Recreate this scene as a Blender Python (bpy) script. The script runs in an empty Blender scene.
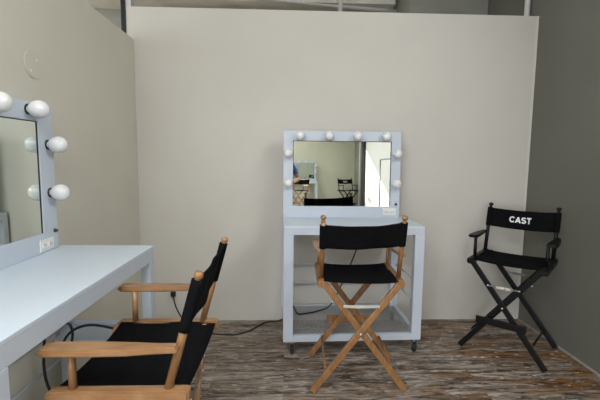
import bpy, bmesh, math, random
from mathutils import Vector, Matrix, Euler
random.seed(7)
S = bpy.context.scene
C = bpy.data.collections.new('makeup_room'); S.collection.children.link(C)
PI = math.pi
V = Vector

# ------------------------------------------------------------------ materials
def mat(name, col, rough=.5, metal=0., spec=.5, noise=0., nscale=8., bump=0., bscale=200., stretch=(1, 1, 1), coat=0.):
    m = bpy.data.materials.new(name); m.use_nodes = True
    nt = m.node_tree; b = nt.nodes['Principled BSDF']
    b.inputs['Roughness'].default_value = rough; b.inputs['Metallic'].default_value = metal
    b.inputs['Specular IOR Level'].default_value = spec
    b.inputs['Coat Weight'].default_value = coat
    b.inputs['Base Color'].default_value = (*col, 1)
    if noise or bump:
        tc = nt.nodes.new('ShaderNodeTexCoord'); mp = nt.nodes.new('ShaderNodeMapping')
        mp.inputs['Scale'].default_value = stretch
        nt.links.new(tc.outputs['Object'], mp.inputs['Vector'])
    if noise:
        n = nt.nodes.new('ShaderNodeTexNoise'); n.inputs['Scale'].default_value = nscale; n.inputs['Detail'].default_value = 5
        r = nt.nodes.new('ShaderNodeValToRGB')
        r.color_ramp.elements[0].position = .3; r.color_ramp.elements[1].position = .7
        r.color_ramp.elements[0].color = (*[c * (1 - noise) for c in col], 1)
        r.color_ramp.elements[1].color = (*[min(1, c * (1 + noise)) for c in col], 1)
        nt.links.new(mp.outputs[0], n.inputs['Vector']); nt.links.new(n.outputs['Fac'], r.inputs[0])
        nt.links.new(r.outputs[0], b.inputs['Base Color'])
    if bump:
        n2 = nt.nodes.new('ShaderNodeTexNoise'); n2.inputs['Scale'].default_value = bscale
        bp = nt.nodes.new('ShaderNodeBump'); bp.inputs['Strength'].default_value = bump; bp.inputs['Distance'].default_value = .004
        nt.links.new(mp.outputs[0], n2.inputs['Vector']); nt.links.new(n2.outputs['Fac'], bp.inputs['Height'])
        nt.links.new(bp.outputs[0], b.inputs['Normal'])
    return m

M = {}
M['wall'] = mat('beige_wall_paint', (.605, .582, .53), .75, noise=.02, nscale=2.5, bump=.08, bscale=70)
M['wall_left'] = mat('beige_side_wall_paint', (.625, .60, .515), .75, noise=.02, nscale=2.5, bump=.08, bscale=70)
M['wall_dark'] = mat('charcoal_wall_paint', (.160, .158, .135), .6, noise=.03, nscale=3, bump=.05, bscale=60)
M['wall_white'] = mat('white_wall_paint', (.82, .81, .78), .8, noise=.02, nscale=2)
M['cream'] = mat('cream_wall_paint', (.66, .65, .54), .8, noise=.02, nscale=2)
M['grey_block'] = mat('grey_block_wall', (.30, .30, .265), .8, noise=.08, nscale=4)
M['ceil'] = mat('warehouse_ceiling', (.66, .645, .58), .85, noise=.12, nscale=3)
M['bead'] = mat('corner_bead_white', (.66, .64, .57), .7, noise=.02, nscale=5)
M['pipe'] = mat('painted_conduit', (.72, .72, .72), .45, noise=.03, nscale=8)
M['base'] = mat('worn_base_strip', (.33, .32, .295), .7, noise=.25, nscale=14)
M['white'] = mat('white_lacquer', (.54, .595, .67), .38, noise=.015, nscale=5)
M['whitetop'] = mat('white_laminate', (.60, .675, .75), .32, noise=.012, nscale=4)
M['plate'] = mat('white_plastic_plate', (.78, .77, .75), .35, noise=.01, nscale=9)
M['bulb'] = mat('frosted_bulb_glass', (.80, .80, .80), .16, noise=.03, nscale=20, coat=.4)
M['black'] = mat('black_plastic', (.012, .012, .013), .4, noise=.1, nscale=20)
M['rubber'] = mat('black_rubber', (.018, .018, .018), .65, noise=.2, nscale=30)
M['canvas'] = mat('black_canvas', (.0052, .0054, .0062), .9, spec=.06, noise=.25, nscale=60, bump=.25, bscale=500)
M['blackwood'] = mat('black_lacquered_wood', (.006, .006, .0068), .42, noise=.15, nscale=20, spec=.22)
M['lettering'] = mat('white_print', (.82, .84, .86), .7, noise=.02, nscale=30)
M['chrome'] = mat('bright_steel', (.78, .77, .71), .32, metal=.6, noise=.05, nscale=40)
M['steel'] = mat('grey_steel', (.30, .30, .31), .4, metal=.9, noise=.15, nscale=30)
M['wire'] = mat('galvanised_wire', (.50, .51, .52), .45, metal=.2, noise=.1, nscale=30)
M['cord'] = mat('black_cord_rubber', (.012, .012, .012), .5, noise=.1, nscale=40)
M['cover'] = mat('painted_cover_plate', (.61, .585, .50), .55, noise=.02, nscale=9)
M['skin'] = mat('skin', (.50, .29, .20), .55, noise=.06, nscale=12)
M['shirt'] = mat('blue_shirt_cloth', (.03, .09, .30), .85, noise=.15, nscale=20, bump=.2)
M['trouser'] = mat('dark_trouser_cloth', (.03, .03, .035), .85, noise=.15, nscale=20)
M['shoe'] = mat('dark_shoe_leather', (.02, .015, .012), .5, noise=.1, nscale=20)
M['hair'] = mat('dark_brown_hair', (.03, .018, .01), .6, noise=.3, nscale=60)
M['eye'] = mat('eye_white', (.8, .8, .8), .2, noise=.01, nscale=9)

def mirror_mat():
    m = bpy.data.materials.new('mirror_glass'); m.use_nodes = True
    nt = m.node_tree; b = nt.nodes['Principled BSDF']
    b.inputs['Base Color'].default_value = (.83, .89, .83, 1)
    b.inputs['Metallic'].default_value = 1; b.inputs['Roughness'].default_value = .012
    return m
M['mirror'] = mirror_mat()

def wood_mat(name, c0, c1, c2, rough=.38):
    m = bpy.data.materials.new(name); m.use_nodes = True
    nt = m.node_tree; N = nt.nodes; L = nt.links; b = N['Principled BSDF']
    tc = N.new('ShaderNodeTexCoord'); mp = N.new('ShaderNodeMapping'); mp.inputs['Scale'].default_value = (14, 3.2, 5)
    L.new(tc.outputs['Object'], mp.inputs['Vector'])
    n = N.new('ShaderNodeTexNoise'); n.inputs['Scale'].default_value = 3; n.inputs['Detail'].default_value = 6; n.inputs['Distortion'].default_value = .6
    L.new(mp.outputs[0], n.inputs['Vector'])
    r = N.new('ShaderNodeValToRGB'); e = r.color_ramp.elements
    e[0].position = .28; e[0].color = (*c0, 1); e[1].position = .72; e[1].color = (*c2, 1)
    k = e.new(.5); k.color = (*c1, 1)
    L.new(n.outputs['Fac'], r.inputs[0]); L.new(r.outputs[0], b.inputs['Base Color'])
    b.inputs['Roughness'].default_value = rough
    b.inputs['Coat Weight'].default_value = .25; b.inputs['Coat Roughness'].default_value = .25
    return m
M['beech'] = wood_mat('varnished_beech', (.215, .105, .040), (.285, .147, .060), (.36, .20, .092))
M['oak'] = wood_mat('varnished_oak', (.20, .092, .031), (.28, .135, .049), (.36, .185, .073))

def floor_mat():
    m = bpy.data.materials.new('weathered_wood_planks'); m.use_nodes = True
    nt = m.node_tree; N = nt.nodes; L = nt.links; b = N['Principled BSDF']
    tc = N.new('ShaderNodeTexCoord')
    br = N.new('ShaderNodeTexBrick'); br.inputs['Scale'].default_value = 1
    br.inputs['Brick Width'].default_value = 1.22; br.inputs['Row Height'].default_value = .125
    br.inputs['Mortar Size'].default_value = .0009; br.offset = .37; br.inputs['Bias'].default_value = 0
    br.inputs['Color1'].default_value = (0, 0, 0, 1); br.inputs['Color2'].default_value = (1, 1, 1, 1); br.inputs['Mortar'].default_value = (.4, .4, .4, 1)
    L.new(tc.outputs['Object'], br.inputs['Vector'])
    def noise(scale, st, det=6, dist=0.):
        mp = N.new('ShaderNodeMapping'); mp.inputs['Scale'].default_value = st
        L.new(tc.outputs['Object'], mp.inputs['Vector'])
        # shift each plank's grain
        ad = N.new('ShaderNodeVectorMath'); ad.operation = 'ADD'
        sc = N.new('ShaderNodeVectorMath'); sc.operation = 'SCALE'; sc.inputs['Scale'].default_value = 3.7
        L.new(br.outputs['Color'], sc.inputs[0]); L.new(mp.outputs[0], ad.inputs[0]); L.new(sc.outputs[0], ad.inputs[1])
        n = N.new('ShaderNodeTexNoise'); n.inputs['Scale'].default_value = scale; n.inputs['Detail'].default_value = det
        n.inputs['Roughness'].default_value = .65; n.inputs['Distortion'].default_value = dist
        L.new(ad.outputs[0], n.inputs['Vector']); return n
    def ramp(src, stops):
        r = N.new('ShaderNodeValToRGB'); e = r.color_ramp.elements
        e[0].position, e[0].color = stops[0][0], (*stops[0][1], 1)
        e[1].position, e[1].color = stops[-1][0], (*stops[-1][1], 1)
        for p, c in stops[1:-1]:
            k = e.new(p); k.color = (*c, 1)
        L.new(src, r.inputs[0]); return r
    def mix(a, bb, f, mode='MIX'):
        x = N.new('ShaderNodeMix'); x.data_type = 'RGBA'; x.blend_type = mode
        L.new(a, x.inputs['A']); L.new(bb, x.inputs['B'])
        if isinstance(f, (int, float)): x.inputs['Factor'].default_value = f
        else: L.new(f, x.inputs['Factor'])
        return x.outputs['Result']
    g1 = noise(2.6, (1, 7, 1), 9, .9)
    base = ramp(g1.outputs['Fac'], [(.32, (.050, .036, .027)), (.43, (.19, .15, .118)), (.54, (.36, .31, .26)), (.68, (.57, .51, .45))])
    g2 = noise(1.5, (1, 3.6, 1), 6, .6)
    rust = ramp(g2.outputs['Fac'], [(.45, (0, 0, 0)), (.60, (1, 1, 1))])
    rc = N.new('ShaderNodeRGB'); rc.outputs[0].default_value = (.235, .112, .036, 1)
    # more bare brown wood towards the right-hand side of the room, where the finish is worn off
    sx = N.new('ShaderNodeSeparateXYZ'); L.new(tc.outputs['Object'], sx.inputs[0])
    mr = N.new('ShaderNodeMapRange'); mr.inputs['From Min'].default_value = .0; mr.inputs['From Max'].default_value = 1.6
    mr.inputs['To Min'].default_value = .2; mr.inputs['To Max'].default_value = 1.0
    L.new(sx.outputs['X'], mr.inputs['Value'])
    mul = N.new('ShaderNodeMath'); mul.operation = 'MULTIPLY'
    L.new(rust.outputs[0], mul.inputs[0]); L.new(mr.outputs[0], mul.inputs[1])
    col = mix(base.outputs[0], rc.outputs[0], mul.outputs[0])
    # dark weathered streaks, then chalky white scuffs, then fine grain
    g5 = noise(6, (1, 4.5, 1), 8, 1.0)
    dark = ramp(g5.outputs['Fac'], [(.34, (.16, .145, .13)), (.52, (1, 1, 1))])
    col = mix(col, dark.outputs[0], 1., 'MULTIPLY')
    g3 = noise(13, (1, 3.0, 1), 9, .5)
    scuff = ramp(g3.outputs['Fac'], [(.575, (0, 0, 0)), (.69, (.85, .85, .85))])
    wc = N.new('ShaderNodeRGB'); wc.outputs[0].default_value = (.68, .66, .63, 1)
    col = mix(col, wc.outputs[0], scuff.outputs[0])
    g4 = noise(16, (1, 14, 1), 4)
    fine = ramp(g4.outputs['Fac'], [(.3, (.55, .54, .53)), (.7, (1.3, 1.3, 1.3))])
    col = mix(col, fine.outputs[0], 1., 'MULTIPLY')
    tone = ramp(br.outputs['Color'], [(0, (.84, .83, .82)), (1, (1.12, 1.11, 1.1))])
    col = mix(col, tone.outputs[0], 1., 'MULTIPLY')
    seam = N.new('ShaderNodeRGB'); seam.outputs[0].default_value = (.06, .048, .038, 1)
    col = mix(col, seam.outputs[0], br.outputs['Fac'])
    L.new(col, b.inputs['Base Color'])
    b.inputs['Roughness'].default_value = .5; b.inputs['Specular IOR Level'].default_value = .35
    bp = N.new('ShaderNodeBump'); bp.inputs['Strength'].default_value = .25; bp.inputs['Distance'].default_value = .003
    L.new(g3.outputs['Fac'], bp.inputs['Height']); L.new(bp.outputs[0], b.inputs['Normal'])
    return m
M['floor'] = floor_mat()

# ------------------------------------------------------------------ mesh helpers
class MB:
    def __init__(s): s.bm = bmesh.new()
    def _merge(s, bm, smooth=False):
        if smooth:
            for f in bm.faces: f.smooth = True
        me = bpy.data.meshes.new('tmp'); bm.to_mesh(me); bm.free(); s.bm.from_mesh(me); bpy.data.meshes.remove(me); return s
    def box(s, lo, hi, bev=.003, seg=2):
        bm = bmesh.new(); bmesh.ops.create_cube(bm, size=1)
        for v in bm.verts: v.co = V((lo[i] + (v.co[i] + .5) * (hi[i] - lo[i]) for i in range(3)))
        if bev: bmesh.ops.bevel(bm, geom=list(bm.edges), offset=bev, segments=seg, affect='EDGES', profile=.5)
        return s._merge(bm)
    def bar(s, a, b, w, h, side=(1, 0, 0), bev=.003, seg=2):
        """rectangular bar from a to b; w along 'side', h across"""
        a, b = V(a), V(b); d = b - a; L = d.length; d.normalize()
        sd = V(side); sd = (sd - d * sd.dot(d)).normalized(); up = d.cross(sd)
        bm = bmesh.new(); bmesh.ops.create_cube(bm, size=1)
        for v in bm.verts: v.co = V((v.co.x * w, v.co.y * h, v.co.z * L))
        if bev: bmesh.ops.bevel(bm, geom=list(bm.edges), offset=bev, segments=seg, affect='EDGES', profile=.5)
        mt = Matrix((sd, up, d)).transposed().to_4x4(); mt.translation = (a + b) / 2
        bm.transform(mt); return s._merge(bm)
    def tube(s, pts, r, n=10, cap=True):
        pts = [V(p) for p in pts]; rs = r if isinstance(r, (list, tuple)) else [r] * len(pts)
        bm = bmesh.new(); rings = []; ref = None
        for i, p in enumerate(pts):
            d = (pts[min(i + 1, len(pts) - 1)] - pts[max(i - 1, 0)]).normalized()
            if ref is None: ref = V((0, 0, 1)) if abs(d.z) < .9 else V((1, 0, 0))
            u = (ref - d * ref.dot(d)).normalized(); ref = u; w = d.cross(u)
            rings.append([bm.verts.new(p + (u * math.cos(2 * PI * k / n) + w * math.sin(2 * PI * k / n)) * rs[i]) for k in range(n)])
        for a, b in zip(rings, rings[1:]):
            for k in range(n): bm.faces.new((a[k], a[(k + 1) % n], b[(k + 1) % n], b[k])).smooth = True
        if cap:
            bm.faces.new(rings[0][::-1]); bm.faces.new(rings[-1])
        return s._merge(bm)
    def lathe(s, prof, origin=(0, 0, 0), axis=(0, 0, 1), n=20):
        o, ax = V(origin), V(axis).normalized()
        return s.tube([o + ax * z for r, z in prof], [max(r, .0004) for r, z in prof], n)
    def prism(s, poly, z0, z1, bev=.003, mt=None):
        bm = bmesh.new(); lo = [bm.verts.new((x, y, z0)) for x, y in poly]; hi = [bm.verts.new((x, y, z1)) for x, y in poly]
        n = len(poly); bm.faces.new(lo[::-1]); bm.faces.new(hi)
        for i in range(n): bm.faces.new((lo[i], lo[(i + 1) % n], hi[(i + 1) % n], hi[i]))
        bmesh.ops.recalc_face_normals(bm, faces=bm.faces)
        if bev:
            ed = [e for e in bm.edges if abs(e.verts[0].co.z - e.verts[1].co.z) < 1e-6]
            bmesh.ops.bevel(bm, geom=ed, offset=bev, segments=2, affect='EDGES')
        if mt: bm.transform(mt)
        return s._merge(bm)
    def sheet(s, f, nu, nv, th):
        """closed thick sheet; f(u,v)->(point, normal, thickness factor)"""
        bm = bmesh.new(); A = []; B = []
        for i in range(nu + 1):
            ra, rb = [], []
            for j in range(nv + 1):
                p, nn, t = f(i / nu, j / nv); p, nn = V(p), V(nn).normalized()
                ra.append(bm.verts.new(p + nn * th * t / 2)); rb.append(bm.verts.new(p - nn * th * t / 2))
            A.append(ra); B.append(rb)
        for i in range(nu):
            for j in range(nv):
                bm.faces.new((A[i][j], A[i + 1][j], A[i + 1][j + 1], A[i][j + 1]))
                bm.faces.new((B[i][j], B[i][j + 1], B[i + 1][j + 1], B[i + 1][j]))
        for i in range(nu):
            bm.faces.new((A[i][0], B[i][0], B[i + 1][0], A[i + 1][0])); bm.faces.new((A[i][nv], A[i + 1][nv], B[i + 1][nv], B[i][nv]))
        for j in range(nv):
            bm.faces.new((A[0][j], A[0][j + 1], B[0][j + 1], B[0][j])); bm.faces.new((A[nu][j], B[nu][j], B[nu][j + 1], A[nu][j + 1]))
        bmesh.ops.recalc_face_normals(bm, faces=bm.faces)
        return s._merge(bm, True)
    def build(s, name, m, parent=None, loc=None):
        me = bpy.data.meshes.new(name); s.bm.to_mesh(me); s.bm.free()
        o = bpy.data.objects.new(name, me); C.objects.link(o); me.materials.append(m)
        if parent: o.parent = parent
        if loc is not None: o.location = loc
        return o

def tag(o, label=None, cat=None, group=None, kind=None):
    if label: o['label'] = label
    if cat: o['category'] = cat
    if group: o['group'] = group
    if kind: o['kind'] = kind
    return o
def thing(name, label, cat, loc=(0, 0, 0), rz=0, group=None):
    o = bpy.data.objects.new(name, None); C.objects.link(o); o.empty_display_size = .1
    o.location = loc; o.rotation_euler = (0, 0, rz); return tag(o, label, cat, group)
def struct(o, label=None): o['kind'] = 'structure'; return o

# ------------------------------------------------------------------ room geometry
D, L_, R_ = 3.33, -1.204, 2.064        # back partition, left partition, right wall
HB, HL = 2.566, 2.316                  # partition heights
YW = -7.1                              # rear wall of the studio
XL = -6.6                              # far left wall of the studio
ZC = 3.2
R2 = 2.45                              # side wall further back
struct(MB().box((XL, YW - 3.0, -.1), (R_ + 2.6, 5.4, 0), 0).build('floor', M['floor']))
struct(MB().box((L_ - .046, D, .0), (R_ - .001, D + .10, HB), .002).build('wall_back', M['wall']))
struct(MB().box((L_ - .10, -.6, 0), (L_, D - .001, HL), .002).build('wall_left', M['wall_left']))
struct(MB().box((R_, -.9, 0), (R2 + .15, 5.25, ZC), 0).build('wall_right', M['wall_dark']))
# right-hand wall further back: white painted stretch, dark column, grey end
struct(MB().box((R2, -5.4, 0), (R2 + .15, -.9005, ZC), 0).build('wall_right_rear', M['wall_white']))
struct(MB().box((R2 - .07, -5.65, 0), (R2 + .15, -5.4005, ZC), .004).build('trim_1', M['rubber']))
struct(MB().box((R2, YW - .15, 0), (R2 + .15, -5.6505, ZC), 0).build('wall_right_end', M['grey_block']))
struct(MB().tube([(R2 - .05, -6.0, 0), (R2 - .05, -6.0, ZC)], .025).build('trim_2', M['pipe']))
# rear wall with an open roll-up door at its left
DJ, DT = -.55, 2.77
struct(MB().box((DJ, YW - .15, 0), (R2 - .0005, YW, ZC), 0).box((XL, YW - .15, DT), (DJ, YW, ZC), 0).build('wall_rear', M['cream']))
struct(MB().box((DJ - .06, YW - .18, 0), (DJ, YW + .03, DT + .06), .004).box((XL, YW - .18, DT), (DJ - .0605, YW + .03, DT + .06), .004).build('door_1', M['steel']))
struct(MB().box((XL - .15, YW - .15, 0), (XL, 5.25, ZC), 0).build('wall_far_left', M['grey_block']))
struct(MB().box((XL - .15, 5.25, 0), (R2 + .15, 5.4, ZC), 0).build('wall_warehouse', M['grey_block']))
struct(MB().box((XL - .15, YW - .15, ZC), (R2 + .15, 5.4, ZC + .15), 0).build('ceiling', M['ceil']))
# trims seen in the frame
struct(MB().box((R_ - .022, D - .004, .0), (R_ - .002, D, HB), .001).build('trim_3', M['bead']))
struct(MB().prism([(-.9, 0), (D - .01, 0), (D - .01, .012), (-.9, .012)], -.0, .012, 0,
       Matrix(((0, -1, 0, R_), (1, 0, 0, 0), (0, 0, 1, 0), (0, 0, 0, 1)))).build('baseboard_right', M['base']))
# service runs above the partitions
struct(MB().tube([(.545, 4.2, 0), (.545, 4.2, ZC)], .022).build('trim_4', M['pipe']))
struct(MB().tube([(2.035, 3.46, 0), (2.035, 3.46, ZC)], .022).build('trim_5', M['pipe']))
struct(MB().box((-1.553, 4.1, 0), (-1.50, 4.2, ZC), .004).build('trim_6', M['pipe']))
struct(MB().box((-1.58, 4.05, 0), (-1.5535, 4.25, ZC), .004).build('trim_7', M['black']))
struct(MB().box((-1.5, 4.55, ZC - .12), (1.2, 4.68, ZC), .004).build('trim_8', M['ceil']))
struct(MB().tube([(-1.45, 4.35, ZC - .06), (1.45, 4.75, ZC - .14)], .028).build('trim_9', M['pipe']))
struct(MB().box((1.25, 4.2, 2.2), (R_ - .0005, 5.249, ZC - .0005), .004).build('trim_10', M['grey_block']))

# ------------------------------------------------------------------ small wall fittings
cp = thing('wall_cover_plate', 'round beige painted blank cover plate with two screws high on left wall', 'cover plate', (L_, 2.004, 1.828))
MB().prism([(.066 * math.cos(2 * PI * k / 40), .066 * math.sin(2 * PI * k / 40)) for k in range(40)], 0, .0045, .002, Matrix(((0, 0, 1, 0), (1, 0, 0, 0), (0, 1, 0, 0), (0, 0, 0, 1)))).build('plate', M['cover'], cp)
for sy, sz in ((-.018, -.034), (.026, .022)):
    MB().lathe([(.001, 0), (.006, 0), (.0055, .002), (.001, .0025)], (.0043, sy, sz), (1, 0, 0), 12).build('screw', M['plate'], cp)

ou = thing('wall_outlet', 'small wall outlet with black plug low on the back wall behind wooden chair', 'outlet', (-.936, D, .245))
MB().box((-.036, -.006, -.057), (.036, 0, .057), .002).build('plate', M['wall'], ou)
MB().box((-.018, -.009, -.045), (.018, -.0055, -.008), .002).build('socket', M['wall'], ou)

# ------------------------------------------------------------------ director chairs
def director_chair(label, loc, rz, wood, group=None, W=.48, text=None, slip=0., detail=True, metal='chrome', seed=1, arm=.205, canvas=.14, rear=.215, ZT=1.055, sagz=.012, ZA=.845, ao=.022, sag=.022, ctop=.036, fk=1.):
    t = thing('director_chair', label, 'chair', loc, rz, group)
    w = W / 2; rnd = random.Random(seed); wm = M[wood]
    ZR = .69
    base_y, top_y = -.15, -.25
    def post_pt(s, z): return V((s * w, base_y + (top_y - base_y) * (z - ZR) / (ZT - ZR), z))
    for s in (-1, 1):
        # side rail with rounded ends
        poly = [(-.215, .005), (-.205, 0), (.20, 0), (.215, .010), (.215, .034), (.20, .044), (-.205, .044), (-.215, .039)]
        mt = Matrix(((0, 0, 1, s * (w + .004) - .021), (1, 0, 0, 0), (0, 1, 0, ZR - .044), (0, 0, 0, 1)))
        MB().prism(poly, 0, .042, .006, mt).build('rail', wm, t)
        # back post with turned finial
        a, b = post_pt(s, ZR - .02), post_pt(s, ZT - .035)
        p = MB().tube([a, b], .0135, 14).build('back_post', wm, t)
        d = (b - a).normalized()
        MB().lathe([(.0135, -.001), (.0135, .004), (.009, .009), (.0095, .013), (.0165 * fk, .021), (.0175 * fk, .028), (.014 * fk, .036), (.001, .039)], b, d, 16).build('finial', wm, p)
        # arm: flat board, broad at the front and waisted to the back
        q = [(-.022, -.188), (.014, -.188), (.018, -.13), (.030, -.04), (.034, .06), (.034, arm - .022), (.024, arm), (-.026, arm), (-.036, arm - .022), (-.036, .03), (-.028, -.07), (-.022, -.13)]
        q = [(s * (w + ao) + s * x, y) for x, y in q]
        MB().prism(q, ZA - .021, ZA, .006).build('armrest', wm, t)
        MB().tube([(s * w, min(.14, arm - .013), ZR - .01), (s * w, min(.14, arm - .013), ZA - .018)], [.0125, .0115], 14).build('arm_support', wm, t)
    # legs: an X at the front and an X at the back
    for y0 in (.2, -rear):
        for s, dy in ((-1, .0115), (1, -.0115)):
            if y0 < 0: dy = -dy
            a = V((s * .28, y0 + dy, .014)); b = V((-s * (w - .012), y0 + dy, ZR - .017))
            lg = MB().bar(a, b, .021, .037, (0, 1, 0), .004).build('leg', wm, t)
            if detail:
                MB().lathe([(.001, 0), (.011, 0), (.012, .008), (.009, .022), (.001, .023)], (s * .276, y0 + dy, 0), n=12).build('foot_glide', M['rubber'], lg)
        if detail:
            sy = 1 if y0 > 0 else -1
            yb = y0 + sy * .026; bh = .009 if wood == 'blackwood' else .017; bz0 = .52 if wood == 'blackwood' else .545
            o = MB().bar((-.106, yb, bz0), (.0, yb + sy * .003, bz0 - .003), .003, bh, (0, 1, 0), .001).bar((-.012, yb, bz0 - .003), (.106, yb, bz0), .003, bh, (0, 1, 0), .001).build('folding_brace', M['chrome' if wood == 'oak' and y0 < 0 else 'steel'], t)
            if wood == 'blackwood':
                MB().box((-.045, yb - .004, bz0 - .013), (.045, yb + .004, bz0 + .006), .002).build('brace_lock', M['chrome' if y0 > 0 else 'steel'], o)
            for bx, bz in ((-.099, bz0), (.099, bz0), (0, bz0 - .003)):
                MB().lathe([(.001, 0), (.006, .0), (.005, .003), (.001, .004)], (bx, yb + sy * .002, bz), (0, sy, 0), 10).build('rivet', M['chrome'], o)
            MB().lathe([(.001, 0), (.007, .0), (.006, .003), (.001, .004)], (0, y0 + sy * .0215, .374), (0, sy, 0), 10).build('pivot_bolt', M['chrome'], t)
            for s in (-1, 1):
                MB().lathe([(.001, 0), (.005, .0), (.004, .003), (.001, .004)], (s * .17, y0 + sy * .0215, .57), (0, sy, 0), 10).build('bolt', M['chrome'], t)
    if detail:
        for s in (-1, 1):
            MB().tube([(s * .20, -.20, .14), (s * .20, .19, .165)], .007, 10).build('stretcher', wm, t)
        fr = MB().box((-.16, .236, .245), (.16, .256, .293), .004).build('footrest', wm, t)
        for s in (-1, 1):
            MB().box((s * .075 - .012, .222, .258), (s * .075 + .012, .237, .282), .002).build('bracket', M[metal], fr)
    # seat canvas slung between the rails
    def seat(u, v):
        x = -w + .004 + u * (W - .008); y = -.206 + v * .403
        k = 1 - (2 * u - 1) ** 2
        z = ZR - .006 - sagz * k ** .8 - .006 * k * math.cos(PI * (v - .5)) + .0015 * math.sin(9 * v + 5 * u)
        return (x, y, z), (0, 0, 1), 1
    MB().sheet(seat, 28, 12, .006).build('seat', M['canvas'], t)
    # back canvas: a sling with a sleeve round each post
    z0, z1 = ZT - ctop - canvas, ZT - ctop
    dpost = V((0, (top_y - base_y) / (ZT - ZR), 1)).normalized(); nb = V((0, dpost.z, -dpost.y))
    ph = [rnd.uniform(0, 6) for _ in range(4)]
    def back(u, v):
        x = -w - .019 + u * (W + .038); e = (2 * u - 1) * (w + .019) / w
        k = max(0, 1 - e * e)
        z = z0 + v * (z1 - z0) - slip * (1 - u) - .006 * k
        p = post_pt(0, z)
        de = min(abs(x - w), abs(x + w))
        t_ = 1 + 4.9 * math.sqrt(max(0, 1 - (de / .021) ** 2))
        wr = (.004 * math.sin(7 * u + 3 * v + ph[0]) + .003 * math.sin(15 * u - 4 * v + ph[1])) * k
        return p + V((x, 0, 0)) - nb * (sag * k) + nb * wr, nb, t_
    bk = MB().sheet(back, 64, 10, .006).build('backrest', M['canvas'], t)
    if text:
        # bold sans capitals drawn as ribbons on the front of the canvas: letter box 1 high, strokes .21 wide
        arc = lambda cx, cy, rx, ry, a0, a1, n: [(cx + rx * math.cos(math.radians(a0 + (a1 - a0) * k / n)), cy + ry * math.sin(math.radians(a0 + (a1 - a0) * k / n))) for k in range(n + 1)]
        glyph = {'C': (.90, [arc(.47, .5, .365, .395, 38, 322, 22)]),
                 'A': (.92, [[(.10, 0), (.46, .97)], [(.82, 0), (.46, .97)], [(.24, .30), (.68, .30)]]),
                 'S': (.82, [arc(.40, .715, .275, .19, 22, 255, 14) + arc(.41, .295, .29, .205, 75, -160, 14)]),
                 'T': (.78, [[(.02, .895), (.76, .895)], [(.39, .90), (.39, 0)]])}
        tot = sum(glyph[c][0] for c in text) + .03 * (len(text) - 1)
        tw, thh, st = .150, .046, .215
        bm = bmesh.new(); x0 = 0
        for c in text:
            for pl in glyph[c][1]:
                dense = [pl[0]]
                for p, q in zip(pl, pl[1:]):
                    m_ = max(1, int(math.hypot(q[0] - p[0], q[1] - p[1]) / .15))
                    dense += [(p[0] + (q[0] - p[0]) * k / m_, p[1] + (q[1] - p[1]) * k / m_) for k in range(1, m_ + 1)]
                prev = None
                for k, p in enumerate(dense):
                    q0, q1 = dense[max(k - 1, 0)], dense[min(k + 1, len(dense) - 1)]
                    dx, dy_ = q1[0] - q0[0], q1[1] - q0[1]; L_n = math.hypot(dx, dy_)
                    nx, ny = -dy_ / L_n * st / 2, dx / L_n * st / 2
                    cur = []
                    for sg in (1, -1):
                        lx = ((x0 + p[0] + sg * nx) / tot - .5) * tw; lz = (min(1, max(0, p[1] + sg * ny)) - .5) * thh
                        X = -lx + .013                     # read from the front of the chair
                        P_, n_, t_ = back((X + w + .019) / (W + .038), ((z0 + z1) / 2 + lz - z0) / (z1 - z0))
                        cur.append(bm.verts.new(P_ + nb * .0042))
                    if prev: bm.faces.new((prev[0], prev[1], cur[1], cur[0]))
                    prev = cur
            x0 += glyph[c][0] + .03
        ex = bmesh.ops.extrude_face_region(bm, geom=list(bm.faces))
        for v in [g for g in ex['geom'] if isinstance(g, bmesh.types.BMVert)]: v.co += nb * .0008
        bmesh.ops.recalc_face_normals(bm, faces=bm.faces)
        me = bpy.data.meshes.new('lettering'); bm.to_mesh(me); bm.free(); me.materials.append(M['lettering'])
        lo = bpy.data.objects.new('lettering', me); C.objects.link(lo); lo.parent = bk
    return t

gw = 'wooden director chairs with black canvas'
gb = 'black director chairs'
director_chair('honey-coloured wooden director chair with black canvas, nearest, beside the left white table', (-.505, 1.44, 0), PI / 2, 'beech', gw, W=.515, seed=3, sag=.008, ctop=.024, fk=.86, rear=.15, ZA=.838, ao=.028, arm=.212, canvas=.16, sagz=.02)
director_chair('brown wooden director chair with black canvas, back turned, in front of the wheeled white vanity', (.455, 2.465, 0), -.03, 'oak', gw, W=.46, slip=.02, seed=5, ZT=1.075, ao=.013)
director_chair('tall black director chair lettered CAST on its back, in the corner by the dark wall', (1.655, 2.785, 0), math.atan2(-.74, -.67) - PI / 2, 'blackwood', gb, W=.46, text='CAST', seed=8, arm=.125)
director_chair('small distant black director chair with white lettering, seen only in the mirror at back wall', (2.10, -6.3, 0), -.3, 'blackwood', gb, W=.475, text='CAST', seed=9)
director_chair('small distant wooden director chair with black canvas, seen only at left of the back mirror', (.52, -6.0, 0), PI - .4, 'oak', gw, W=.475, seed=11)

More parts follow.
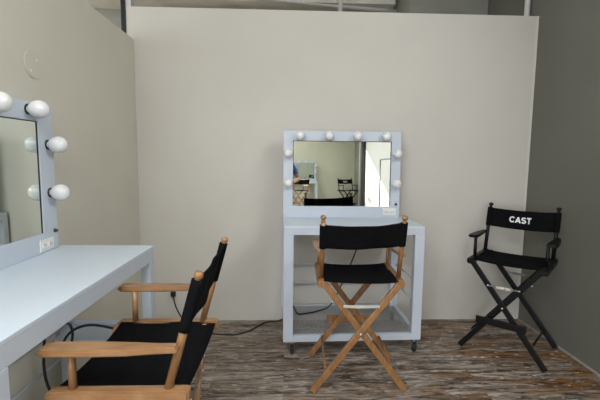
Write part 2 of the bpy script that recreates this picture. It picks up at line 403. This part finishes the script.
# ------------------------------------------------------------------ vanity carts
def vanity_cart(label, loc, rz, W, d, leg=.068, apron=.06, casters=True, mesh=True, rods=(.51, .352), tray=False, group='white makeup vanities'):
    t = thing('vanity_cart', label, 'vanity table', loc, rz, group)
    H = .93; zb = .105
    MB().box((0, 0, H - .014), (W, d, H), .002).build('worktop', M['whitetop'], t)
    MB().box((.001, .001, H - apron), (W - .001, .026, H - .0141), .0015).box((.001, d - .026, H - apron), (W - .001, d - .001, H - .0141), .0015) \
        .box((.001, .0262, H - apron), (.026, d - .0262, H - .0141), .0015).box((W - .026, .0262, H - apron), (W - .001, d - .0262, H - .0141), .0015).build('apron', M['white'], t)
    for x in (0, W - leg):
        for y in (0, d - leg * .8):
            lg = MB().box((x, y, zb), (x + leg, y + leg * .8, H - apron - .0003), .002).build('leg', M['white'], t)
            if casters:
                cx, cy = x + leg / 2 + (.0 if x > 0 else .03), y + leg * .4
                c = MB().box((cx - .026, cy - .026, zb - .005), (cx + .026, cy + .026, zb - .0004), .001) \
                    .lathe([(.018, zb - .022), (.018, zb - .005)], (cx, cy, 0), n=14) \
                    .box((cx - .018, cy - .006, .03), (cx - .014, cy + .026, zb - .02), .001).box((cx + .014, cy - .006, .03), (cx + .018, cy + .026, zb - .02), .001) \
                    .box((cx - .018, cy - .01, zb - .026), (cx + .018, cy + .02, zb - .02), .001).build('caster', M['steel'], t)
                MB().lathe([(.001, -.011), (.024, -.011), (.033, -.009), (.036, -.004), (.036, .004), (.033, .009), (.024, .011), (.001, .011)], (cx, cy + .012, .0362), (1, 0, 0), 24).build('wheel', M['rubber'], c)
                if x > 0 and y == 0:
                    MB().bar((cx + .02, cy - .005, .055), (cx + .052, cy - .04, .045), .004, .03, (0, 0, 1), .001).build('brake_pedal', M['steel'], c)
    # bottom frame
    zf = zb + .048
    MB().box((leg, .0, zb), (W - leg, .03, zf), .002).box((leg, d - .03, zb), (W - leg, d, zf), .002) \
        .box((0.006, leg * .8, zb), (.04, d - leg * .8, zf), .002).box((W - .04, leg * .8, zb), (W - .006, d - leg * .8, zf), .002).build('bottom_frame', M['white'], t)
    if mesh:
        # expanded wire mesh: diagonal strands both ways
        m = MB(); x0, x1, y0, y1 = .038, W - .038, .028, d - .028; zz = zf - .006
        p = .031
        ww, hh = x1 - x0, y1 - y0
        for sg in (1, -1):
            k = -hh
            while k < ww:
                a = (max(k, 0), max(0, -k)); e = min(ww - k, hh); b_ = (k + e, e)
                if b_[0] - a[0] > .004:
                    f = (lambda q: (x0 + q[0], y0 + q[1], zz)) if sg > 0 else (lambda q: (x0 + q[0], y1 - q[1], zz + .0012))
                    m.bar(f(a), f(b_), .0016, .0048, (0, 0, 1), 0)
                k += p
        m.build('mesh_shelf', M['wire'], t)
    # thin rods along the back and the right-hand end
    for i, z in enumerate(rods):
        MB().tube([(leg * .5, d - .02, z), (W - leg * .5, d - .02, z)], .0075, 10).build('back_rod', M['white'], t)
        for x in (.02, W - .02):
            MB().tube([(x, leg * .4, z), (x, d - leg * .4, z)], .0075, 10).build('end_rod', M['white'], t)
    if tray:
        # small tray with gussets at the right-hand end
        tr = MB().box((W - .205, .07, .495), (W - .029, d - .06, .507), .002).box((W - .041, .07, .507), (W - .029, d - .06, .533), .002).build('side_tray', M['white'], t)
        for y in (.085, d - .085):
            MB().prism([(W - .035, .495), (W - .135, .495), (W - .035, .40)], -.003, .003, 0, Matrix(((1, 0, 0, 0), (0, 0, 1, y), (0, 1, 0, 0), (0, 0, 0, 1)))).build('gusset', M['white'], tr)
    return t

def vanity_mirror(label, loc, rz, W, Hm, th, mside, mtop, mbot, bulbs, detail=True, tilt=0., bk=1.):
    t = thing('vanity_mirror', label, 'mirror', loc, rz, 'white bulb-lit makeup mirrors'); t.rotation_euler.x = -tilt
    gx0, gx1, gz0, gz1 = mside, W - mside, mbot, Hm - mtop
    MB().box((0, 0, 0), (W, th, gz0), .003).box((0, 0, gz1), (W, th, Hm), .003).box((0, 0, gz0 - .0035), (gx0, th, gz1 + .0035), .003).box((gx1, 0, gz0 - .0035), (W, th, gz1 + .0035), .003) \
        .box((gx0, .012, gz0), (gx1, th, gz1), 0).build('frame', M['white'], t)
    MB().box((gx0 - .004, .006, gz0 - .004), (gx1 + .004, .0115, gz1 + .004), 0).build('mirror_glass', M['mirror'], t)
    r = .0005
    MB().box((gx1 - .006, .0035, gz0), (gx1, .006, gz1), r).box((gx0, .0035, gz0), (gx0 + .004, .006, gz1), r).box((gx0, .0035, gz1 - .004), (gx1, .006, gz1), r).build('glass_edging', M['black'], t)
    for x, z in bulbs:
        prof = [(.013, -.002), (.0135, .004), (.018, .010), (.0265, .018), (.0325, .029), (.035, .042), (.0335, .055), (.028, .066), (.018, .0745), (.008, .078), (.0004, .0785)]
        b = MB().lathe([(p * bk, q * bk) for p, q in prof], (x, 0, z), (0, -1, 0), 24).build('light_bulb', M['bulb'], t)
        if detail: MB().lathe([(.0135, .0), (.024, .0), (.0235, .003), (.0145, .0035)], (x, -.0004, z), (0, -1, 0), 24).build('socket_ring', M['black'], b)
    if detail:
        ox, oz = W - .080 - (.02 if W > 1 else 0), (.038 if W > 1 else .050)
        o = MB().box((ox - .053, -.005, oz - .028), (ox + .053, 0.001, oz + .028), .002).build('outlet', M['plate'], t)
        for s in (-1, 1):
            k = MB().box((ox + s * .024 - .017, -.0075, oz - .0135), (ox + s * .024 + .017, -.0048, oz + .0135), .004).build('socket', M['plate'], o)
            MB().box((ox + s * .024 - .009, -.0079, oz + .004), (ox + s * .024 - .001, -.0074, oz + .0062), 0).box((ox + s * .024 - .009, -.0079, oz - .0062), (ox + s * .024 - .001, -.0074, oz - .004), 0) \
                .lathe([(.001, 0), (.003, 0), (.003, .0006), (.001, .0006)], (ox + s * .024 + .009, -.0074, oz), (0, -1, 0), 10).build('slot', M['black'], k)
        MB().lathe([(.001, 0), (.010, 0), (.010, .004), (.0075, .006), (.007, .014), (.001, .0145)], (W - .029, 0, .094 if W > 1 else .110), (0, -1, 0), 16).build('switch_knob', M['black'], t)
    return t

def bulb_spots(W, Hm, m, side):
    x = m + .06
    n = 4
    top = [(.128 + i * (W - .256) / (n - 1), Hm - .042) for i in range(n)]
    return top + [(m * .5, z) for z in side] + [(W - m * .5, z) for z in side]

CY = .0269
vanity_cart('white makeup vanity on wheels with wire mesh bottom shelf against the back wall', (-.0066, 2.6955, 0), CY, .987, .60)
vanity_cart('white makeup table along the left wall with black cords looping below it', (-.717, .958, 0), PI / 2 - .021, 1.146, .482, leg=.058, apron=.078, tray=True)
Mw = .918
vm = vanity_mirror('white framed makeup mirror with globe bulbs on the wheeled vanity at the back wall', (-.0066 - .008, 2.6955 + .405, .9303), .006, Mw, .676, .045, .075, .078, .092, bulb_spots(Mw, .676, .075, (.273, .502)), tilt=.0155)
Ml = 1.09
vanity_mirror('white framed makeup mirror with globe bulbs on the left table, cut off by picture edge', (-.692 - .473, 2.05 - Ml, .9303), PI / 2 - .012, Ml, .708, .036, .115, .084, .095,
              [(Ml - .182 - i * .242, .672) for i in range(4)] + [(x, z) for x in (.047, Ml - .047) for z in (.286, .519)], bk=1.17)
# third station, behind the camera: it shows only as a reflection
vanity_cart('small distant white makeup table seen only in the mirror, against the rear wall', (1.15, YW + .62, 0), PI, .99, .45, casters=False, mesh=False)
vanity_mirror('small distant white bulb-framed mirror seen only as a reflection, on the rear wall table', (1.145, YW + .62 - .385, .9303), PI, Mw, .676, .045, .075, .078, .092, bulb_spots(Mw, .676, .075, (.273, .502)), detail=False)

wb = thing('storage_bin', 'white cylindrical plastic bin standing on the mesh shelf behind the brown wooden chair', 'bin', (.845, 3.165, .1495))
MB().lathe([(.0005, 0), (.050, 0), (.054, .004), (.0545, .012), (.053, .015), (.0545, .018), (.0545, .026), (.053, .029), (.0545, .032), (.062, .44), (.0655, .444), (.0655, .452), (.062, .455), (.0595, .45), (.052, .012), (.0005, .010)], n=36).build('body', M['white'], wb)

# ------------------------------------------------------------------ cords
def smooth(pts, n=6):
    pts = [V(p) for p in pts]; P = [pts[0] * 2 - pts[1]] + pts + [pts[-1] * 2 - pts[-2]]; out = []
    for i in range(1, len(P) - 2):
        a, b, c, d = P[i - 1:i + 3]
        for k in range(n):
            t = k / n
            out.append(.5 * (2 * b + (c - a) * t + (2 * a - 5 * b + 4 * c - d) * t * t + (3 * b - a - 3 * c + d) * t ** 3))
    out.append(pts[-1]); return out
pc = thing('power_cord', 'black power cord running along the floor from back wall outlet to wheeled vanity', 'cord', (-.936, D - .008, .245))
o0 = V((-.936, D - .008, .245))
W0 = [(-.936, 3.30, .245), (-.925, 3.285, .20), (-.90, 3.27, .13), (-.83, 3.22, .05), (-.72, 3.13, .007), (-.571, 3.063, .006), (-.465, 3.043, .006), (-.379, 3.042, .006), (-.275, 3.114, .006), (-.187, 3.245, .006), (-.121, 3.29, .006), (-.05, 3.305, .006), (.03, 3.315, .05), (.05, 3.313, .135), (.065, 3.285, .162), (.085, 3.19, .158),
      (.11, 3.08, .158), (.17, 3.085, .158), (.26, 3.13, .158), (.38, 3.20, .18), (.47, 3.235, .33), (.53, 3.24, .47), (.58, 3.24, .60), (.62, 3.24, .74), (.63, 3.24, .868)]
MB().tube([p - o0 for p in smooth(W0)], .0056, 8).build('cable', M['cord'], pc)
MB().box((-.019, -.034, -.022), (.019, -.0015, .022), .005).build('plug', M['black'], pc)
def cord(name, label, pts, r):
    o = MB().tube(smooth(pts), r, 8).build(name, M['cord']); tag(o, label, 'cord', 'black cords under the left table'); return o
cord('power_cord', 'black cord hanging straight down beside the back leg under the left table', [(-1.115, 1.84, .845), (-1.12, 1.84, .60), (-1.128, 1.84, .487), (-1.133, 1.84, .412), (-1.127, 1.84, .338), (-1.112, 1.84, .282), (-1.10, 1.85, .20), (-1.08, 1.87, .163)], .0065)
cord('power_cord', 'black looped cord under left table, curling down behind the chair armrest', [(-1.06, 1.85, .845), (-1.04, 1.85, .66), (-1.026, 1.85, .619), (-1.008, 1.85, .604), (-.998, 1.85, .565), (-1.006, 1.85, .505), (-1.016, 1.85, .441), (-1.01, 1.85, .381), (-.988, 1.85, .34), (-.94, 1.85, .25), (-.90, 1.85, .163)], .006)
cord('power_cord', 'black cord arching right towards the wall under the left table', [(-1.05, 1.82, .46), (-1.029, 1.825, .53), (-1.004, 1.825, .569), (-.975, 1.825, .593), (-.933, 1.825, .61), (-.892, 1.825, .614), (-.851, 1.825, .609), (-.80, 1.84, .59)], .006)

# ------------------------------------------------------------------ garment rack (reflected)
gr = thing('garment_rack', 'thin chrome garment rack by the sunlit wall, seen only in the back mirror', 'garment rack', (1.765, -.3, 0))
for y in (-.65, .65):
    MB().tube([(0, y, .06), (0, y, 1.50)], .013, 10).build('upright', M['steel'], gr)
    MB().tube([(-.22, y, .07), (.22, y, .07)], .014, 10).build('foot', M['steel'], gr)
    for x in (-.2, .2):
        MB().lathe([(.001, -.01), (.028, -.01), (.03, 0), (.028, .01), (.001, .01)], (x, y, .03), (1, 0, 0), 16).build('wheel', M['rubber'], gr)
MB().tube([(0, -.66, 1.50), (0, .66, 1.50)], .013, 10).build('hanging_rail', M['steel'], gr)
MB().tube([(0, -.65, .12), (0, .65, .12)], .011, 10).build('lower_rail', M['steel'], gr)

# ------------------------------------------------------------------ the photographer (a sleeve and forearm show in the mirror)
def skin_mesh(chains, sub=2):
    me = bpy.data.meshes.new('sk'); bm = bmesh.new(); lay = bm.verts.layers.skin.verify(); vs = {}
    first = True
    for ch in chains:
        prev = None
        for key, co, r in ch:
            if key in vs: v = vs[key]
            else:
                v = bm.verts.new(co); vs[key] = v
                v[lay].radius = r if isinstance(r, tuple) else (r, r); v[lay].use_root = first; first = False
            if prev is not None: bm.edges.new((prev, v))
            prev = v
    bm.to_mesh(me); bm.free()
    o = bpy.data.objects.new('sk', me); C.objects.link(o)
    k = o.modifiers.new('s', 'SKIN'); k.use_smooth_shade = True
    o.modifiers.new('u', 'SUBSURF').levels = sub
    dg = bpy.context.evaluated_depsgraph_get(); dg.update()
    out = bpy.data.meshes.new_from_object(o.evaluated_get(dg)); bpy.data.objects.remove(o); return out
def person(loc):
    t = thing('person', 'person in blue short-sleeved shirt standing at the camera, seen only at back mirror edge', 'person', loc)
    ch = [[('pel', (0, 0, .95), (.16, .11)), ('wai', (0, 0, 1.08), (.145, .105)), ('che', (0, .01, 1.28), (.165, .115)), ('shl', (0, 0, 1.42), (.10, .08)), ('nek', (0, .005, 1.50), (.055, .055)), ('jaw', (0, .03, 1.57), (.07, .08)), ('hed', (0, .02, 1.66), (.082, .098)), ('top', (0, .01, 1.745), (.05, .06))]]
    for s in (-1, 1):
        n = str(s)
        ch.append([('pel', 0, 0), ('hip' + n, (s * .095, 0, .88), .095), ('kne' + n, (s * .115, .02, .49), .062), ('cal' + n, (s * .12, -.01, .32), .058), ('ank' + n, (s * .12, -.02, .085), .04), ('toe' + n, (s * .135, .13, .04), .038)])
        E_, Wr = V((s * .315, -.03, 1.155)), V((s * .215, .19, 1.10))
        ch.append([('shl', 0, 0), ('sho' + n, (s * .175, 0, 1.405), .065), ('uar' + n, (s * .25, -.02, 1.28), .052), ('elb' + n, E_, .040), ('for' + n, E_.lerp(Wr, .35), .038), ('wri' + n, Wr, .026), ('pal' + n, Wr + V((-s * .035, .06, -.01)), (.034, .018))])
    me = skin_mesh(ch); 
    hands = []
    for s in (-1, 1):
        Wr = V((s * .215, .19, 1.10)); P = Wr + V((-s * .035, .06, -.01)); d = V((-s * .5, .85, -.15)).normalized(); sd = V((s * .8, .5, 0)).normalized()
        for k, (off, ln) in enumerate(((.024, .066), (.008, .076), (-.008, .071), (-.023, .056))):
            a = P + sd * off - d * .005
            hands.append(skin_mesh([[(0, a, .0095), (1, a + d * ln * .45 + V((0, 0, -.004)), .009), (2, a + d * ln * .78 + V((0, 0, -.018)), .0082), (3, a + d * ln + V((0, 0, -.036)), .007)]], 1))
        b = P - d * .035 - sd * .02
        hands.append(skin_mesh([[(0, b, .012), (1, b - sd * .03 + d * .02, .0105), (2, b - sd * .036 + d * .05, .009)]], 1))
    bm = bmesh.new(); bm.from_mesh(me)
    for h in hands: bm.from_mesh(h)
    # nose, mouth, ears
    for c, sc in (((0, .125, 1.635), (.013, .02, .022)), ((0, .112, 1.585), (.024, .008, .008)), ((.084, .01, 1.63), (.01, .018, .03)), ((-.084, .01, 1.63), (.01, .018, .03))):
        r = bmesh.ops.create_icosphere(bm, subdivisions=2, radius=1, matrix=Matrix.Translation(c) @ Matrix.Diagonal((*sc, 1)))
        for f in bm.faces[-320:]: pass
    for f in bm.faces:
        f.smooth = True; c = f.calc_center_median()
        arm = abs(c.x) > .165 and c.z > 1.0
        if c.z > 1.475: i = 0
        elif c.z < .10: i = 3
        elif c.z < .97 and abs(c.x) < .26: i = 2
        elif c.y > .06 and (abs(c.x) > .1 and c.y > .12 or abs(c.x) > .2): i = 0
        elif arm and c.z < 1.235 and abs(c.x) > .2: i = 0
        else: i = 1
        f.material_index = i
    b = bpy.data.meshes.new('body'); bm.to_mesh(b); bm.free()
    for k in ('skin', 'shirt', 'trouser', 'shoe'): b.materials.append(M[k])
    o = bpy.data.objects.new('body', b); C.objects.link(o); o.parent = t
    # hair cap
    bm = bmesh.new(); bmesh.ops.create_uvsphere(bm, u_segments=24, v_segments=14, radius=1)
    for v in bm.verts:
        v.co = V((v.co.x * .094, v.co.y * .112 + .005, v.co.z * .098 + 1.675))
    bmesh.ops.delete(bm, geom=[v for v in bm.verts if v.co.z < 1.60 + max(0, (v.co.y + .02)) * .95], context='VERTS')
    for f in bm.faces: f.smooth = True
    h = bpy.data.meshes.new('hair'); bm.to_mesh(h); bm.free(); h.materials.append(M['hair'])
    o = bpy.data.objects.new('hair', h); C.objects.link(o); o.parent = t
    md = o.modifiers.new('th', 'SOLIDIFY'); md.thickness = .006
    for s in (-1, 1):
        MB().lathe([(.0005, -.011), (.008, -.008), (.011, 0), (.008, .008), (.0005, .011)], (s * .032, .105, 1.655), (0, 1, 0), 14).build('eye', M['eye'], t)
    return t
person((-.05, -.42, 0))

# ------------------------------------------------------------------ light
w = bpy.data.worlds.new('sky'); S.world = w; w.use_nodes = True
bg = w.node_tree.nodes['Background']; bg.inputs[0].default_value = (.80, .90, 1., 1); bg.inputs[1].default_value = 1.2
def area(name, loc, rot, sx, sy, power, col):
    l = bpy.data.lights.new(name, 'AREA'); l.shape = 'RECTANGLE'; l.size = sx; l.size_y = sy; l.energy = power; l.color = col
    o = bpy.data.objects.new(name, l); C.objects.link(o); o.location = loc; o.rotation_euler = rot; return o
sun = bpy.data.lights.new('sun', 'SUN'); sun.energy = 7.0; sun.angle = .0093; sun.color = (1, .95, .86)
so = bpy.data.objects.new('sun', sun); C.objects.link(so)
so.rotation_euler = V((3.9, 2.17, -1.)).to_track_quat('-Z', 'Y').to_euler()
# daylight through the open roll-up door, then added fill lamps
area('door_daylight', ((XL + DJ) / 2, YW + .05, DT / 2), (PI / 2, 0, 0), DJ - XL - .2, DT - .1, 330, (.92, .96, 1))
area('added_overhead_fill', (-.9, -.9, ZC - .02), (0, 0, 0), 2.2, 2.0, 125, (.94, .97, 1))  # area lamp added below the closed ceiling to light the upper back wall
area('added_overhead_fill', (-1.0, -4.9, ZC - .02), (0, 0, 0), 2.0, 1.6, 55, (.94, .97, 1))  # lamp added to brighten the rear wall; the ceiling has no opening
area('added_overhead_fill', (-4.6, 4.3, ZC - .02), (0, 0, 0), 1.6, 1.4, 380, (.94, .97, 1))  # lamp added out of view to brighten the space beyond the partitions
area('added_side_fill', (R_ - .03, .45, 2.78), (0, PI / 2 - .25, 0), .6, 2.2, 60, (.95, .98, 1))  # unseen lamp added to grade the back wall and lift the left one
struct(MB().box((R_ - .02, -.72, 2.42), (R_ - .0005, 1.62, 2.47), .003).box((R_ - .02, -.72, 3.09), (R_ - .0005, 1.62, 3.14), .003)
       .box((R_ - .02, -.72, 2.4705), (R_ - .0005, -.67, 3.0895), .003).box((R_ - .02, 1.57, 2.4705), (R_ - .0005, 1.62, 3.0895), .003).build('added_window_frame', M['steel']))  # frame added round the side fill lamp; the wall behind is solid

# ------------------------------------------------------------------ camera
f, pi_, ro, ya = 400.1, .106, -.0104, .0378
cp_, sp_, cy_, sy_ = math.cos(pi_), math.sin(pi_), math.cos(ya), math.sin(ya)
fw = V((sy_ * cp_, cy_ * cp_, -sp_)); r = V((cy_, -sy_, 0)); u = r.cross(fw)
c_, s_ = math.cos(ro), math.sin(ro)
Rr = r * c_ - u * s_; U = u * c_ + r * s_
cam = bpy.data.cameras.new('camera'); cam.sensor_width = 36; cam.lens = f * 36 / 600; cam.clip_start = .02
co = bpy.data.objects.new('camera', cam); C.objects.link(co)
mw = Matrix((Rr, U, -fw)).transposed().to_4x4(); mw.translation = (0, 0, 1.40)
co.matrix_world = mw
S.camera = co
S.view_settings.view_transform = 'Standard'; S.view_settings.look = 'None'; S.view_settings.gamma = 1; S.view_settings.exposure = .17
S.view_settings.use_curve_mapping = False
S.cycles.max_bounces = 10; S.cycles.diffuse_bounces = 6; S.cycles.glossy_bounces = 5
S.cycles.use_denoising = True; S.cycles.sample_clamp_indirect = 6
S.cycles.caustics_reflective = False; S.cycles.caustics_refractive = False
